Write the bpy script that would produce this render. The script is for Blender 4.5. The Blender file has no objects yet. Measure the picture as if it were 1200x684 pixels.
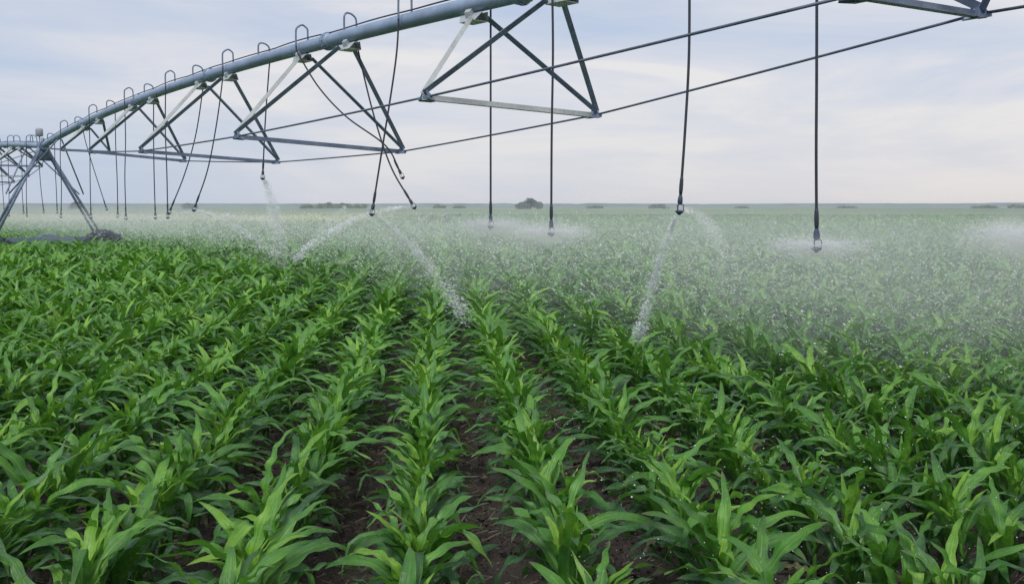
import bpy, bmesh, math, random
import numpy as np
from mathutils import Vector, Matrix, noise as mnoise

random.seed(7)
rng = np.random.default_rng(11)
SC = bpy.context.scene
COL = SC.collection
R = math.radians

# ------------------------------------------------------------------ camera
CAM = 2.0          # eye height above the soil
F = 1050.0         # focal length in units of a 1200 wide frame
HOR = 241.5
PITCH = math.atan((342 - HOR) / F)
cam_d = bpy.data.cameras.new('camera'); cam = bpy.data.objects.new('camera', cam_d); COL.objects.link(cam)
cam.location = (0, 0, CAM); cam.rotation_euler = (math.pi / 2 - PITCH, 0, 0)
cam_d.sensor_width = 36; cam_d.lens = 36 * F / 1200; cam_d.clip_end = 12000; cam_d.clip_start = .05
SC.camera = cam

def ray(px, py):
    a = (px - 600) / F; b = -(py - 342) / F
    c, s = math.cos(PITCH), math.sin(PITCH)
    return Vector((a, c + b * s, -s + b * c))
def at(px, py, Y):                      # surveyed point: sight line taken to depth Y
    r = ray(px, py); return Vector((0, 0, CAM)) + r * (Y / r.y)

# ------------------------------------------------------------------ tagging
def tag(o, label=None, cat=None, group=None, kind=None):
    if label: o['label'] = label
    if cat: o['category'] = cat
    if group: o['group'] = group
    if kind: o['kind'] = kind
    return o
def empty(name, loc=(0, 0, 0)):
    o = bpy.data.objects.new(name, None); COL.objects.link(o); o.location = loc; o.empty_display_size = .1
    return o

# ------------------------------------------------------------------ mesh helpers
class MB:
    def __init__(s): s.v = []; s.f = []; s.n = 0
    def add(s, v, f):
        s.v += [tuple(p) for p in v]; s.f += [tuple(i + s.n for i in q) for q in f]; s.n += len(v)
    def tube(s, pts, r, seg=10, cap=True):
        pts = [Vector(p) for p in pts]; n = len(pts)
        rs = r if isinstance(r, (list, tuple)) else [r] * n
        T = []
        for i in range(n):
            t = pts[min(i + 1, n - 1)] - pts[max(i - 1, 0)]
            T.append(t.normalized() if t.length > 1e-9 else Vector((0, 0, 1)))
        u = T[0].orthogonal().normalized(); v = []; f = []
        for i in range(n):
            u = (u - T[i] * u.dot(T[i])).normalized(); w = T[i].cross(u)
            for k in range(seg):
                a = 2 * math.pi * k / seg
                v.append(pts[i] + (u * math.cos(a) + w * math.sin(a)) * rs[i])
        for i in range(n - 1):
            for k in range(seg):
                k2 = (k + 1) % seg
                f.append((i * seg + k, i * seg + k2, (i + 1) * seg + k2, (i + 1) * seg + k))
        if cap:
            f.append(tuple(range(seg))[::-1]); f.append(tuple((n - 1) * seg + k for k in range(seg)))
        s.add(v, f); return s
    def angle_bar(s, a, b, up, w=.06, t=.006):   # L section steel
        a, b = Vector(a), Vector(b); d = (b - a).normalized(); up = Vector(up)
        u = (up - d * up.dot(d)).normalized(); v = d.cross(u)
        prof = [(0, 0), (w, 0), (w, t), (t, t), (t, w), (0, w)]
        vs = [p + u * x + v * y for p in (a, b) for x, y in prof]
        f = [(i, (i + 1) % 6, 6 + (i + 1) % 6, 6 + i) for i in range(6)] + [tuple(range(6))[::-1], tuple(range(6, 12))]
        s.add(vs, f); return s
    def box(s, c, ax, ay, az):
        c = Vector(c); vs = [c + Vector(ax) * i + Vector(ay) * j + Vector(az) * k for i in (-1, 1) for j in (-1, 1) for k in (-1, 1)]
        s.add(vs, [(0, 1, 3, 2), (4, 6, 7, 5), (0, 4, 5, 1), (2, 3, 7, 6), (0, 2, 6, 4), (1, 5, 7, 3)]); return s
    def plate(s, pts, nrm, t):
        n = len(pts); nv = Vector(nrm).normalized() * t / 2
        vs = [Vector(p) + nv for p in pts] + [Vector(p) - nv for p in pts]
        s.add(vs, [tuple(range(n)), tuple(range(2 * n - 1, n - 1, -1))] + [(i, n + i, n + (i + 1) % n, (i + 1) % n) for i in range(n)]); return s
    def build(s, name, mat, parent=None, smooth=True, loc=None):
        me = bpy.data.meshes.new(name); 
        vv = s.v
        if loc is not None: vv = [tuple(Vector(p) - Vector(loc)) for p in vv]
        me.from_pydata(vv, [], s.f)
        bm = bmesh.new(); bm.from_mesh(me); bmesh.ops.recalc_face_normals(bm, faces=bm.faces); bm.to_mesh(me); bm.free(); me.update()
        me.materials.append(mat)
        if smooth: 
            me.polygons.foreach_set('use_smooth', [len(p.vertices) == 4 for p in me.polygons])
        o = bpy.data.objects.new(name, me); COL.objects.link(o)
        if parent: o.parent = parent
        if loc is not None and not parent: o.location = loc
        return o

def np_mesh(name, v, quads, uv=None, tint=None, smooth=True, mat=None):
    """v (N,3), quads (M,4) or tris (M,3)."""
    me = bpy.data.meshes.new(name); k = quads.shape[1]; M = len(quads)
    me.vertices.add(len(v)); me.vertices.foreach_set('co', np.ascontiguousarray(v, dtype=np.float32).ravel())
    me.loops.add(M * k); me.loops.foreach_set('vertex_index', np.ascontiguousarray(quads, dtype=np.int32).ravel())
    me.polygons.add(M); me.polygons.foreach_set('loop_start', np.arange(M, dtype=np.int32) * k)
    me.polygons.foreach_set('use_smooth', np.full(M, smooth))
    me.update(calc_edges=True)
    if uv is not None:
        l = me.uv_layers.new(name='UVMap'); l.data.foreach_set('uv', np.ascontiguousarray(uv[quads.ravel()], dtype=np.float32).ravel())
    if tint is not None:
        a = me.attributes.new('tint', 'FLOAT_VECTOR', 'POINT'); a.data.foreach_set('vector', np.ascontiguousarray(tint, dtype=np.float32).ravel())
    if mat: me.materials.append(mat)
    return me
def link(name, me, parent=None, loc=(0, 0, 0)):
    o = bpy.data.objects.new(name, me); COL.objects.link(o); o.location = loc
    if parent: o.parent = parent
    return o

# ------------------------------------------------------------------ materials
def mat_new(name):
    m = bpy.data.materials.new(name); m.use_nodes = True; nt = m.node_tree; nt.nodes.clear()
    out = nt.nodes.new('ShaderNodeOutputMaterial'); return m, nt, out
def nd(nt, t, **kw):
    n = nt.nodes.new(t)
    for k, v in kw.items():
        if k.startswith('i_'):
            key = k[2:]; key = int(key) if key.isdigit() else key.replace('_', ' ')
            n.inputs[key].default_value = v
        else: setattr(n, k, v)
    return n
def ramp(nt, stops):
    n = nt.nodes.new('ShaderNodeValToRGB'); e = n.color_ramp.elements
    while len(e) < len(stops): e.new(.5)
    for el, (p, c) in zip(e, stops): el.position = p; el.color = (*c, 1) if len(c) == 3 else c
    return n
def mth(nt, op, a, b=None, c=None, clamp=False):
    n = nt.nodes.new('ShaderNodeMath'); n.operation = op; n.use_clamp = clamp
    for i, x in enumerate((a, b, c)):
        if x is None: continue
        if isinstance(x, (int, float)): n.inputs[i].default_value = x
        else: nt.links.new(x, n.inputs[i])
    return n.outputs[0]
def mixc(nt, fac, a, b, blend='MIX'):
    n = nt.nodes.new('ShaderNodeMix'); n.data_type = 'RGBA'; n.blend_type = blend
    for i, x in ((0, fac), (6, a), (7, b)):
        if isinstance(x, (int, float)): n.inputs[i].default_value = x
        elif isinstance(x, tuple): n.inputs[i].default_value = (*x, 1)
        else: nt.links.new(x, n.inputs[i])
    return n.outputs[2]

def steel(name, base, dark, rough=.45, metal=.6, scale=6):
    m, nt, out = mat_new(name); b = nd(nt, 'ShaderNodeBsdfPrincipled')
    tc = nd(nt, 'ShaderNodeTexCoord')
    n1 = nd(nt, 'ShaderNodeTexNoise', i_Scale=scale, i_Detail=6, i_Roughness=.65); nt.links.new(tc.outputs['Object'], n1.inputs['Vector'])
    n2 = nd(nt, 'ShaderNodeTexNoise', i_Scale=scale * 7, i_Detail=3); nt.links.new(tc.outputs['Object'], n2.inputs['Vector'])
    r = ramp(nt, [(.32, dark), (.62, base)]); nt.links.new(n1.outputs[0], r.inputs[0])
    c = mixc(nt, .12, r.outputs[0], n2.outputs[0], 'OVERLAY'); nt.links.new(c, b.inputs['Base Color'])
    rr = nd(nt, 'ShaderNodeMapRange', i_3=rough - .12, i_4=rough + .2); nt.links.new(n1.outputs[0], rr.inputs[0]); nt.links.new(rr.outputs[0], b.inputs['Roughness'])
    b.inputs['Metallic'].default_value = metal
    bp = nd(nt, 'ShaderNodeBump', i_Strength=.15, i_Distance=.01); nt.links.new(n2.outputs[0], bp.inputs['Height']); nt.links.new(bp.outputs[0], b.inputs['Normal'])
    nt.links.new(b.outputs[0], out.inputs[0]); return m
M_PIPE = steel('galvanised pipe', (.34, .43, .56), (.24, .31, .42), .5, .3, 3)
M_STEEL = steel('galvanised steel', (.21, .27, .37), (.12, .16, .24), .5, .3, 5)
M_LIGHT = steel('bright galvanised angle', (.56, .60, .60), (.42, .46, .48), .45, .3, 5)
M_ROD = steel('tie rod steel', (.15, .18, .24), (.09, .115, .16), .5, .3, 9)
M_HOSE = steel('black rubber hose', (.035, .045, .065), (.02, .027, .04), .45, .0, 12)
M_NOZ = steel('grey blue plastic', (.06, .09, .15), (.03, .045, .08), .65, .0, 30)
M_TYRE = steel('tyre rubber', (.035, .045, .09), (.018, .024, .05), .7, .0, 12)
M_CAP = steel('pale plastic', (.36, .39, .44), (.28, .31, .36), .5, .0, 9)

def leaf_mat(name='maize leaf', far=False):
    m, nt, out = mat_new(name)
    at_ = nd(nt, 'ShaderNodeAttribute', attribute_name='tint'); sp = nd(nt, 'ShaderNodeSeparateXYZ'); nt.links.new(at_.outputs['Vector'], sp.inputs[0])
    oi = nd(nt, 'ShaderNodeObjectInfo')
    uv = nd(nt, 'ShaderNodeUVMap', uv_map='UVMap'); su = nd(nt, 'ShaderNodeSeparateXYZ'); nt.links.new(uv.outputs[0], su.inputs[0])
    tc = nd(nt, 'ShaderNodeTexCoord')
    # young (bright) against mature (blue green); range stretched, low leaves darker, to paint in shade
    n1 = nd(nt, 'ShaderNodeTexNoise', i_Scale=9, i_Detail=4); nt.links.new(tc.outputs['Object'], n1.inputs['Vector'])
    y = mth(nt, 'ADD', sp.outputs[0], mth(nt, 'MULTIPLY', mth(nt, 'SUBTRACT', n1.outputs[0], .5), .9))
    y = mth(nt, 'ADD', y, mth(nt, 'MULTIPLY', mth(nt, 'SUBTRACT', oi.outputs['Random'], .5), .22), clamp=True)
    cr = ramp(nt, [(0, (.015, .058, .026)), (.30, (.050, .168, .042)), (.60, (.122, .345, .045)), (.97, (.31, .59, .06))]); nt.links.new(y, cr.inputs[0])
    col = cr.outputs[0]
    # pale strip (y channel) and dry tips / dead leaf (z channel)
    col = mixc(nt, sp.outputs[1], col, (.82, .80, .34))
    col = mixc(nt, sp.outputs[2], col, (.26, .22, .13))
    # long veins
    mp = nd(nt, 'ShaderNodeMapping'); mp.inputs['Scale'].default_value = (34, 1.2, 1); nt.links.new(uv.outputs[0], mp.inputs[0])
    n2 = nd(nt, 'ShaderNodeTexNoise', i_Scale=1.0, i_Detail=2, noise_dimensions='2D'); nt.links.new(mp.outputs[0], n2.inputs['Vector'])
    vr = nd(nt, 'ShaderNodeMapRange', i_1=.3, i_2=.7, i_3=.68, i_4=1.30); nt.links.new(n2.outputs[0], vr.inputs[0])
    vm = nd(nt, 'ShaderNodeVectorMath', operation='SCALE'); nt.links.new(col, vm.inputs[0]); nt.links.new(vr.outputs[0], vm.inputs['Scale'])
    col = vm.outputs[0]
    d = mth(nt, 'ABSOLUTE', mth(nt, 'SUBTRACT', su.outputs[0], .5))
    rib = nd(nt, 'ShaderNodeMapRange', i_1=.035, i_2=.075, i_3=.5, i_4=0.0); nt.links.new(d, rib.inputs[0])
    ribf = mth(nt, 'MULTIPLY', rib.outputs[0], mth(nt, 'SUBTRACT', 1.0, su.outputs[1]))
    col = mixc(nt, ribf, col, (.30, .44, .17))
    b = nd(nt, 'ShaderNodeBsdfPrincipled'); nt.links.new(col, b.inputs['Base Color'])
    n3 = nd(nt, 'ShaderNodeTexNoise', i_Scale=60, i_Detail=3); nt.links.new(tc.outputs['Object'], n3.inputs['Vector'])
    rr = nd(nt, 'ShaderNodeMapRange', i_1=.3, i_2=.7, i_3=.19, i_4=.42); nt.links.new(n3.outputs[0], rr.inputs[0]); nt.links.new(rr.outputs[0], b.inputs['Roughness'])
    b.inputs['Specular IOR Level'].default_value = .7; b.inputs['Coat Weight'].default_value = .10; b.inputs['Coat Roughness'].default_value = .3
    bh = mth(nt, 'ADD', n2.outputs[0], mth(nt, 'MULTIPLY', ribf, .8))
    bp = nd(nt, 'ShaderNodeBump', i_Strength=.7, i_Distance=.006); nt.links.new(bh, bp.inputs['Height']); nt.links.new(bp.outputs[0], b.inputs['Normal'])
    tr = nd(nt, 'ShaderNodeBsdfTranslucent'); tcn = mixc(nt, .5, col, (.16, .42, .02)); nt.links.new(tcn, tr.inputs[0])
    mx = nd(nt, 'ShaderNodeMixShader', i_0=.30); nt.links.new(b.outputs[0], mx.inputs[1]); nt.links.new(tr.outputs[0], mx.inputs[2])
    nt.links.new(mx.outputs[0], out.inputs[0]); return m
M_LEAF = leaf_mat()

def stalk_mat():
    m, nt, out = mat_new('maize stalk'); b = nd(nt, 'ShaderNodeBsdfPrincipled'); tc = nd(nt, 'ShaderNodeTexCoord')
    s = nd(nt, 'ShaderNodeSeparateXYZ'); nt.links.new(tc.outputs['Object'], s.inputs[0])
    n = nd(nt, 'ShaderNodeTexNoise', i_Scale=40, i_Detail=3); nt.links.new(tc.outputs['Object'], n.inputs['Vector'])
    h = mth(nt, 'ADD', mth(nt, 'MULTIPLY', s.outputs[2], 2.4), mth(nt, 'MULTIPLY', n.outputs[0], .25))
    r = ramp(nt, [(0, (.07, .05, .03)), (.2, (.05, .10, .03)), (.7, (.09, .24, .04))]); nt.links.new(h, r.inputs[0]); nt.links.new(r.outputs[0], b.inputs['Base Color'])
    b.inputs['Roughness'].default_value = .5; nt.links.new(b.outputs[0], out.inputs[0]); return m
M_STALK = stalk_mat()

def soil_mat():
    m, nt, out = mat_new('dark soil'); b = nd(nt, 'ShaderNodeBsdfPrincipled'); g = nd(nt, 'ShaderNodeNewGeometry')
    n1 = nd(nt, 'ShaderNodeTexNoise', i_Scale=5, i_Detail=8, i_Roughness=.7); nt.links.new(g.outputs['Position'], n1.inputs['Vector'])
    n2 = nd(nt, 'ShaderNodeTexNoise', i_Scale=70, i_Detail=6, i_Roughness=.7); nt.links.new(g.outputs['Position'], n2.inputs['Vector'])
    v = nd(nt, 'ShaderNodeTexVoronoi', i_Scale=38, i_Randomness=1.0); nt.links.new(g.outputs['Position'], v.inputs['Vector'])
    r = ramp(nt, [(.3, (.026, .020, .017)), (.5, (.060, .046, .039)), (.72, (.125, .098, .082))])
    f = mth(nt, 'ADD', mth(nt, 'MULTIPLY', n1.outputs[0], .5), mth(nt, 'MULTIPLY', n2.outputs[0], .5)); nt.links.new(f, r.inputs[0])
    # far off, the sheet is seen as closed crop
    sp = nd(nt, 'ShaderNodeSeparateXYZ'); nt.links.new(g.outputs['Position'], sp.inputs[0])
    fr = nd(nt, 'ShaderNodeMapRange', i_1=60, i_2=110); nt.links.new(sp.outputs[1], fr.inputs[0])
    c = mixc(nt, fr.outputs[0], r.outputs[0], (.05, .105, .035)); nt.links.new(c, b.inputs['Base Color'])
    b.inputs['Roughness'].default_value = .85
    h = mth(nt, 'ADD', n2.outputs[0], mth(nt, 'MULTIPLY', v.outputs[0], .8))
    bp = nd(nt, 'ShaderNodeBump', i_Strength=.9, i_Distance=.03); nt.links.new(h, bp.inputs['Height']); nt.links.new(bp.outputs[0], b.inputs['Normal'])
    nt.links.new(b.outputs[0], out.inputs[0]); return m
M_SOIL = soil_mat()

def simple_noise_mat(name, c1, c2, scale, rough=.8, transl=0):
    m, nt, out = mat_new(name); b = nd(nt, 'ShaderNodeBsdfPrincipled'); g = nd(nt, 'ShaderNodeNewGeometry')
    n = nd(nt, 'ShaderNodeTexNoise', i_Scale=scale, i_Detail=6, i_Roughness=.7); nt.links.new(g.outputs['Position'], n.inputs['Vector'])
    r = ramp(nt, [(.35, c1), (.65, c2)]); nt.links.new(n.outputs[0], r.inputs[0]); nt.links.new(r.outputs[0], b.inputs['Base Color'])
    b.inputs['Roughness'].default_value = rough
    if transl:
        t = nd(nt, 'ShaderNodeBsdfTranslucent'); nt.links.new(r.outputs[0], t.inputs[0]); mx = nd(nt, 'ShaderNodeMixShader', i_0=transl)
        nt.links.new(b.outputs[0], mx.inputs[1]); nt.links.new(t.outputs[0], mx.inputs[2]); nt.links.new(mx.outputs[0], out.inputs[0])
    else: nt.links.new(b.outputs[0], out.inputs[0])
    return m
M_STRAW = simple_noise_mat('old straw', (.07, .055, .04), (.24, .19, .14), 12)
M_HILL = simple_noise_mat('far land in haze blue', (.17, .22, .27), (.23, .29, .33), .004)  # blue of distance haze put into the land colour
M_TREE = simple_noise_mat('haze tinted foliage', (.19, .24, .27), (.26, .31, .33), .6, .8, .2)  # lightened and blued: air haze painted into the leaves
M_TREE2 = simple_noise_mat('haze tinted hedge foliage', (.19, .26, .20), (.27, .35, .26), .6, .8, .2)  # greener, also paled with painted haze
M_BARK = simple_noise_mat('bark', (.06, .05, .045), (.12, .10, .09), 3)
M_WATER = simple_noise_mat('white water drops', (.95, .97, .98), (.97, .98, 1.0), 30, .12, .6)

# ------------------------------------------------------------------ sky and light
def make_world():
    w = bpy.data.worlds.new('World'); SC.world = w; w.use_nodes = True; nt = w.node_tree; nt.nodes.clear()
    out = nt.nodes.new('ShaderNodeOutputWorld'); bg = nd(nt, 'ShaderNodeBackground', i_Strength=.1); nt.links.new(bg.outputs[0], out.inputs[0])
    sky = nd(nt, 'ShaderNodeTexSky', sky_type='NISHITA', sun_disc=False, sun_elevation=R(52), sun_rotation=R(200), air_density=1.0, dust_density=1.5)
    tc = nd(nt, 'ShaderNodeTexCoord'); s = nd(nt, 'ShaderNodeSeparateXYZ'); nt.links.new(tc.outputs['Generated'], s.inputs[0])
    # cloud layers: azimuth and stretched elevation give long flat bands, real overcast seen low over the horizon
    az = mth(nt, 'ARCTAN2', s.outputs[0], s.outputs[1]); el = mth(nt, 'ARCSINE', s.outputs[2])
    cb = nd(nt, 'ShaderNodeCombineXYZ'); nt.links.new(mth(nt, 'ADD', mth(nt, 'MULTIPLY', az, 1.5), mth(nt, 'MULTIPLY', el, 1.2)), cb.inputs[0]); nt.links.new(mth(nt, 'MULTIPLY', el, 7.0), cb.inputs[1])
    cb.inputs[2].default_value = 3.7
    n1 = nd(nt, 'ShaderNodeTexNoise', i_Scale=1.5, i_Detail=6, i_Roughness=.58, i_Distortion=.5); nt.links.new(cb.outputs[0], n1.inputs['Vector'])
    cb2 = nd(nt, 'ShaderNodeCombineXYZ'); nt.links.new(mth(nt, 'MULTIPLY', az, 2.6), cb2.inputs[0]); nt.links.new(mth(nt, 'MULTIPLY', el, 26), cb2.inputs[1]); cb2.inputs[2].default_value = 1.3
    n2 = nd(nt, 'ShaderNodeTexNoise', i_Scale=1.3, i_Detail=4, i_Roughness=.5); nt.links.new(cb2.outputs[0], n2.inputs['Vector'])
    f = mth(nt, 'ADD', mth(nt, 'MULTIPLY', n1.outputs[0], .80), mth(nt, 'MULTIPLY', n2.outputs[0], .20))
    # brighter, warmer on the right
    f = mth(nt, 'ADD', f, mth(nt, 'MULTIPLY', az, .13))
    cr = ramp(nt, [(.34, (5.3, 6.2, 7.9)), (.45, (6.3, 6.85, 8.0)), (.53, (7.4, 7.5, 8.15)), (.60, (8.5, 8.3, 8.3))]); nt.links.new(f, cr.inputs[0])
    # a soft warm band low down, greyer at the very horizon
    hz = nd(nt, 'ShaderNodeMapRange', i_1=0, i_2=.14, i_3=1, i_4=0); nt.links.new(el, hz.inputs[0])
    azm = nd(nt, 'ShaderNodeMapRange', i_1=-.45, i_2=.35); nt.links.new(az, azm.inputs[0])
    lowc = mixc(nt, azm.outputs[0], (5.6, 6.3, 7.5), (7.9, 7.45, 7.4))
    c = mixc(nt, mth(nt, 'MULTIPLY', hz.outputs[0], .6), cr.outputs[0], lowc)
    c = mixc(nt, .90, sky.outputs[0], c)
    nt.links.new(c, bg.inputs[0])
make_world()
sd = bpy.data.lights.new('sun', 'SUN'); sun = bpy.data.objects.new('sun', sd); COL.objects.link(sun)
sd.energy = 2.0; sd.angle = R(14); sd.color = (1, .97, .92)
# sky sun_rotation 200 deg: behind the camera, a little to the left
sun.rotation_euler = (R(90 - 52), 0, R(-20)); sun.location = (0, -5, 30)
SC.view_settings.view_transform = 'Standard'; SC.view_settings.look = 'None'; SC.view_settings.exposure = 0
SC.cycles.volume_bounces = 2; SC.cycles.max_bounces = 8; SC.cycles.transparent_max_bounces = 8; SC.cycles.volume_step_rate = 1.0; SC.cycles.volume_max_steps = 96
SC.cycles.use_denoising = True

# ------------------------------------------------------------------ crop rows
ROW_SP = .695; ROW_TAN = -.08; X0 = -.40; YR = 3.48
def row_x(k, Y): return X0 + ROW_SP * k + ROW_TAN * (Y - YR)
def sstep(a, b, x): 
    t = np.clip((x - a) / (b - a), 0, 1); return t * t * (3 - 2 * t)
def hscale(Y): return 1 + .54 * sstep(9, 23, Y)

def leaf(phi, h0, L, e0, e1, W, nl=14, nw=4, twist=0., drift=0., ripple=.012, fold=.55, tint=.4, dead=0., bend=1.3, r=None):
    r = r or random
    ts = np.linspace(0, 1, nl + 1); P = [np.array([0., 0., h0])]; ph1, ph2 = r.uniform(0, 6), r.uniform(0, 6); fr = r.uniform(2.6, 5.2)
    brown = r.random() < .3
    V = []; U = []; T3 = []; pos = np.array([.006 * math.cos(phi), .006 * math.sin(phi), h0]); kink = r.uniform(.5, .8) if r.random() < .14 else None
    for i, t in enumerate(ts):
        e = e0 + (e1 - e0) * t ** bend; a = phi + drift * t * t
        if kink and t > kink: e = min(e, e0) - .9
        T = np.array([math.cos(a) * math.cos(e), math.sin(a) * math.cos(e), math.sin(e)])
        if i: pos = pos + T * L / nl
        B = np.array([-math.sin(a), math.cos(a), 0.]); N = np.cross(T, B); N = N if N[2] > 0 else -N
        if e > math.pi / 2: N = -N
        ro = twist * t; B2 = B * math.cos(ro) + N * math.sin(ro); N2 = N * math.cos(ro) - B * math.sin(ro)
        w = W * min(1, .42 + 1.9 * t) * (max(0, 1 - t) ** .72) * (1 + .25 * t)
        if i == nl: w = .0015
        fo = fold * (1 - t) ** 1.1 + .10
        for j in range(nw + 1):
            q = j / nw * 2 - 1
            rp = ripple * abs(q) ** 1.5 * math.sin(fr * t * 2 * math.pi + (ph1 if q < 0 else ph2)) * min(1, t * 3) * (1.15 - t)
            V.append(pos + B2 * q * w / 2 * math.cos(fo) + N2 * (abs(q) * w / 2 * math.sin(fo) + rp))
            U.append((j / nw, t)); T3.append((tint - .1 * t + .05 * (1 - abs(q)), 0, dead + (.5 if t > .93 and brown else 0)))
    F_ = [(i * (nw + 1) + j, i * (nw + 1) + j + 1, (i + 1) * (nw + 1) + j + 1, (i + 1) * (nw + 1) + j) for i in range(nl) for j in range(nw)]
    return np.array(V), np.array(F_), np.array(U), np.array(T3)
def join(parts):
    V, F_, U, T = [], [], [], []; n = 0
    for v, f, u, t in parts: V.append(v); F_.append(f + n); U.append(u); T.append(t); n += len(v)
    return np.vstack(V), np.vstack(F_), np.vstack(U), np.vstack(T)

def stalk_np(h, r0, seg=7):
    zs = [-.03, .02, .10, .18, .26, h * .8, h]; rs = [r0 * 1.15, r0 * 1.1, r0, r0 * .95, r0 * .9, r0 * .75, r0 * .4]
    V = []; U = []; T = []
    for z, r in zip(zs, rs):
        for k in range(seg): a = 2 * math.pi * k / seg; V.append((r * math.cos(a), r * math.sin(a), z)); U.append((.1, .5)); T.append((.5, 0, 0))
    F_ = [(i * seg + k, i * seg + (k + 1) % seg, (i + 1) * seg + (k + 1) % seg, (i + 1) * seg + k) for i in range(len(zs) - 1) for k in range(seg)]
    return np.array(V), np.array(F_), np.array(U), np.array(T)

def plant_parts(seed, nl, nw, simple=0):
    r = random.Random(seed); H = r.uniform(.92, 1.08); n = 9 if simple < 2 else 6
    phi0 = r.gauss(0, .75)                      # leaf fan mostly across the row
    leaves = []
    for i in range(n):
        q = i / (n - 1)
        phi = phi0 + (i % 2) * math.pi + r.gauss(0, .5)
        h0 = (.08 + .29 * q) * H
        L = (.275 + .235 * math.sin(math.pi * min(1, .14 + q * .66))) * r.uniform(.88, 1.12) * H
        e0 = R(58 + 21 * q + r.uniform(-9, 8)); e1 = R(-52 + 66 * q + r.uniform(-38, 26))
        W = (.062 + .035 * math.sin(math.pi * min(1, .2 + q * .6))) * r.uniform(.85, 1.18)
        dead = 0; tint = .13 + .50 * q + r.uniform(-.10, .10)
        if i == 0 : L *= .62; W *= .7; e0 = R(20); e1 = R(-60); dead = r.choice((0, 0, .5, .8))
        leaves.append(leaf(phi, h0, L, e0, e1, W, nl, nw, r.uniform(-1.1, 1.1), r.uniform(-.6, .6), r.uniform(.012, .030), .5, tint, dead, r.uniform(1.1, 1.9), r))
    wl = []
    for i in range(3):
        phi = phi0 + (i % 2) * math.pi + r.gauss(0, .5)
        wl.append(leaf(phi, .36 * H, (.30 - .03 * i) * r.uniform(.8, 1.1) * H, R(80 - 6 * (2 - i)), R(8 + 24 * i + r.uniform(-25, 20)), (.060 - .010 * i), nl, nw, r.uniform(-.8, .8), 0, .006, .95, .88 + r.uniform(-.08, .08), 0, 1.8, r))
    return leaves, join(wl), stalk_np(.42 * H, .0125)

NV = 20
plants = []                     # (yaw-free) variants: meshes of the individual parts
for s in range(NV):
    lv, wh, st = plant_parts(100 + s, 20, 4)
    ml = [np_mesh('leaf', *p[:2], p[2], p[3], True, M_LEAF) for p in lv]
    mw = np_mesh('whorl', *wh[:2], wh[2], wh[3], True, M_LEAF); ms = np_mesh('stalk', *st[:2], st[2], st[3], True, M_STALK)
    plants.append((ms, mw, ml))

# where every plant of the near field stands
def frange_rows(Y): return range(-60, 61)
spots = []
for k in range(-75, 76):
    Y = 1.7 + random.random() * .2
    while Y < 36:
        sp = .150 * random.uniform(.65, 1.4)
        Y += sp
        x = row_x(k, Y) + random.gauss(0, .02)
        if abs(x) < .63 * Y + 2.6: spots.append((x, Y, k))
spots = [p for p in spots if not (abs(p[0]) < .35 and p[1] < 1.8)]
def vis_rank(p):                # nearest that show in the frame come first
    x, Y, k = p; a = (x / Y) * F; top = (CAM - .62) / Y * F
    inside = abs(a) < 640 and top < 520
    return Y if inside else Y + 1000
spots.sort(key=vis_rank)
NEAR = spots[:300]; REST = spots[300:]

ROWLAB = {
 0: ('green maize plant in the middle row, just left of the widest bare soil strip', 'maize plants of the middle row'),
 1: ('green maize plant in the first row right of the widest soil strip', 'maize plants of the first row right of the soil strip'),
 -1: ('green maize plant in the first row left of the middle row', 'maize plants of the row left of the middle row'),
 2: ('broad leaved maize plant in the second row right of the widest bare soil strip', 'maize plants of the second row right of the soil strip'),
 -2: ('maize plant in the second row left of the middle row, at the lower left', 'maize plants of the second row left of the middle row')}
def rowlab(k):
    if k in ROWLAB: return ROWLAB[k]
    if k > 2: return ('glossy green maize plant among the closed crossing leaves at the lower right', 'near maize plants of the rows on the right')
    return ('dark green maize plant among the closed crossing leaves at the lower left', 'near maize plants of the rows on the left')
for i, (x, Y, k) in enumerate(NEAR):
    lab, grp = rowlab(k)
    root = empty('maize_plant', (x, Y, 0)); root.rotation_euler = (random.gauss(0, .05), random.gauss(.03, .06), random.gauss(0, .35) + (math.pi if random.random() < .5 else 0))
    sc = hscale(Y) * random.choice((random.uniform(.90, 1.12), random.uniform(.90, 1.12), random.uniform(.78, 1.0))); root.scale = (sc, sc, sc * random.uniform(.95, 1.05))
    tag(root, lab, 'maize plant', grp)
    ms, mw, ml = plants[i % NV]
    link('stalk', ms, root); link('whorl', mw, root)
    for m_ in ml: link('leaf', m_, root)

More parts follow.
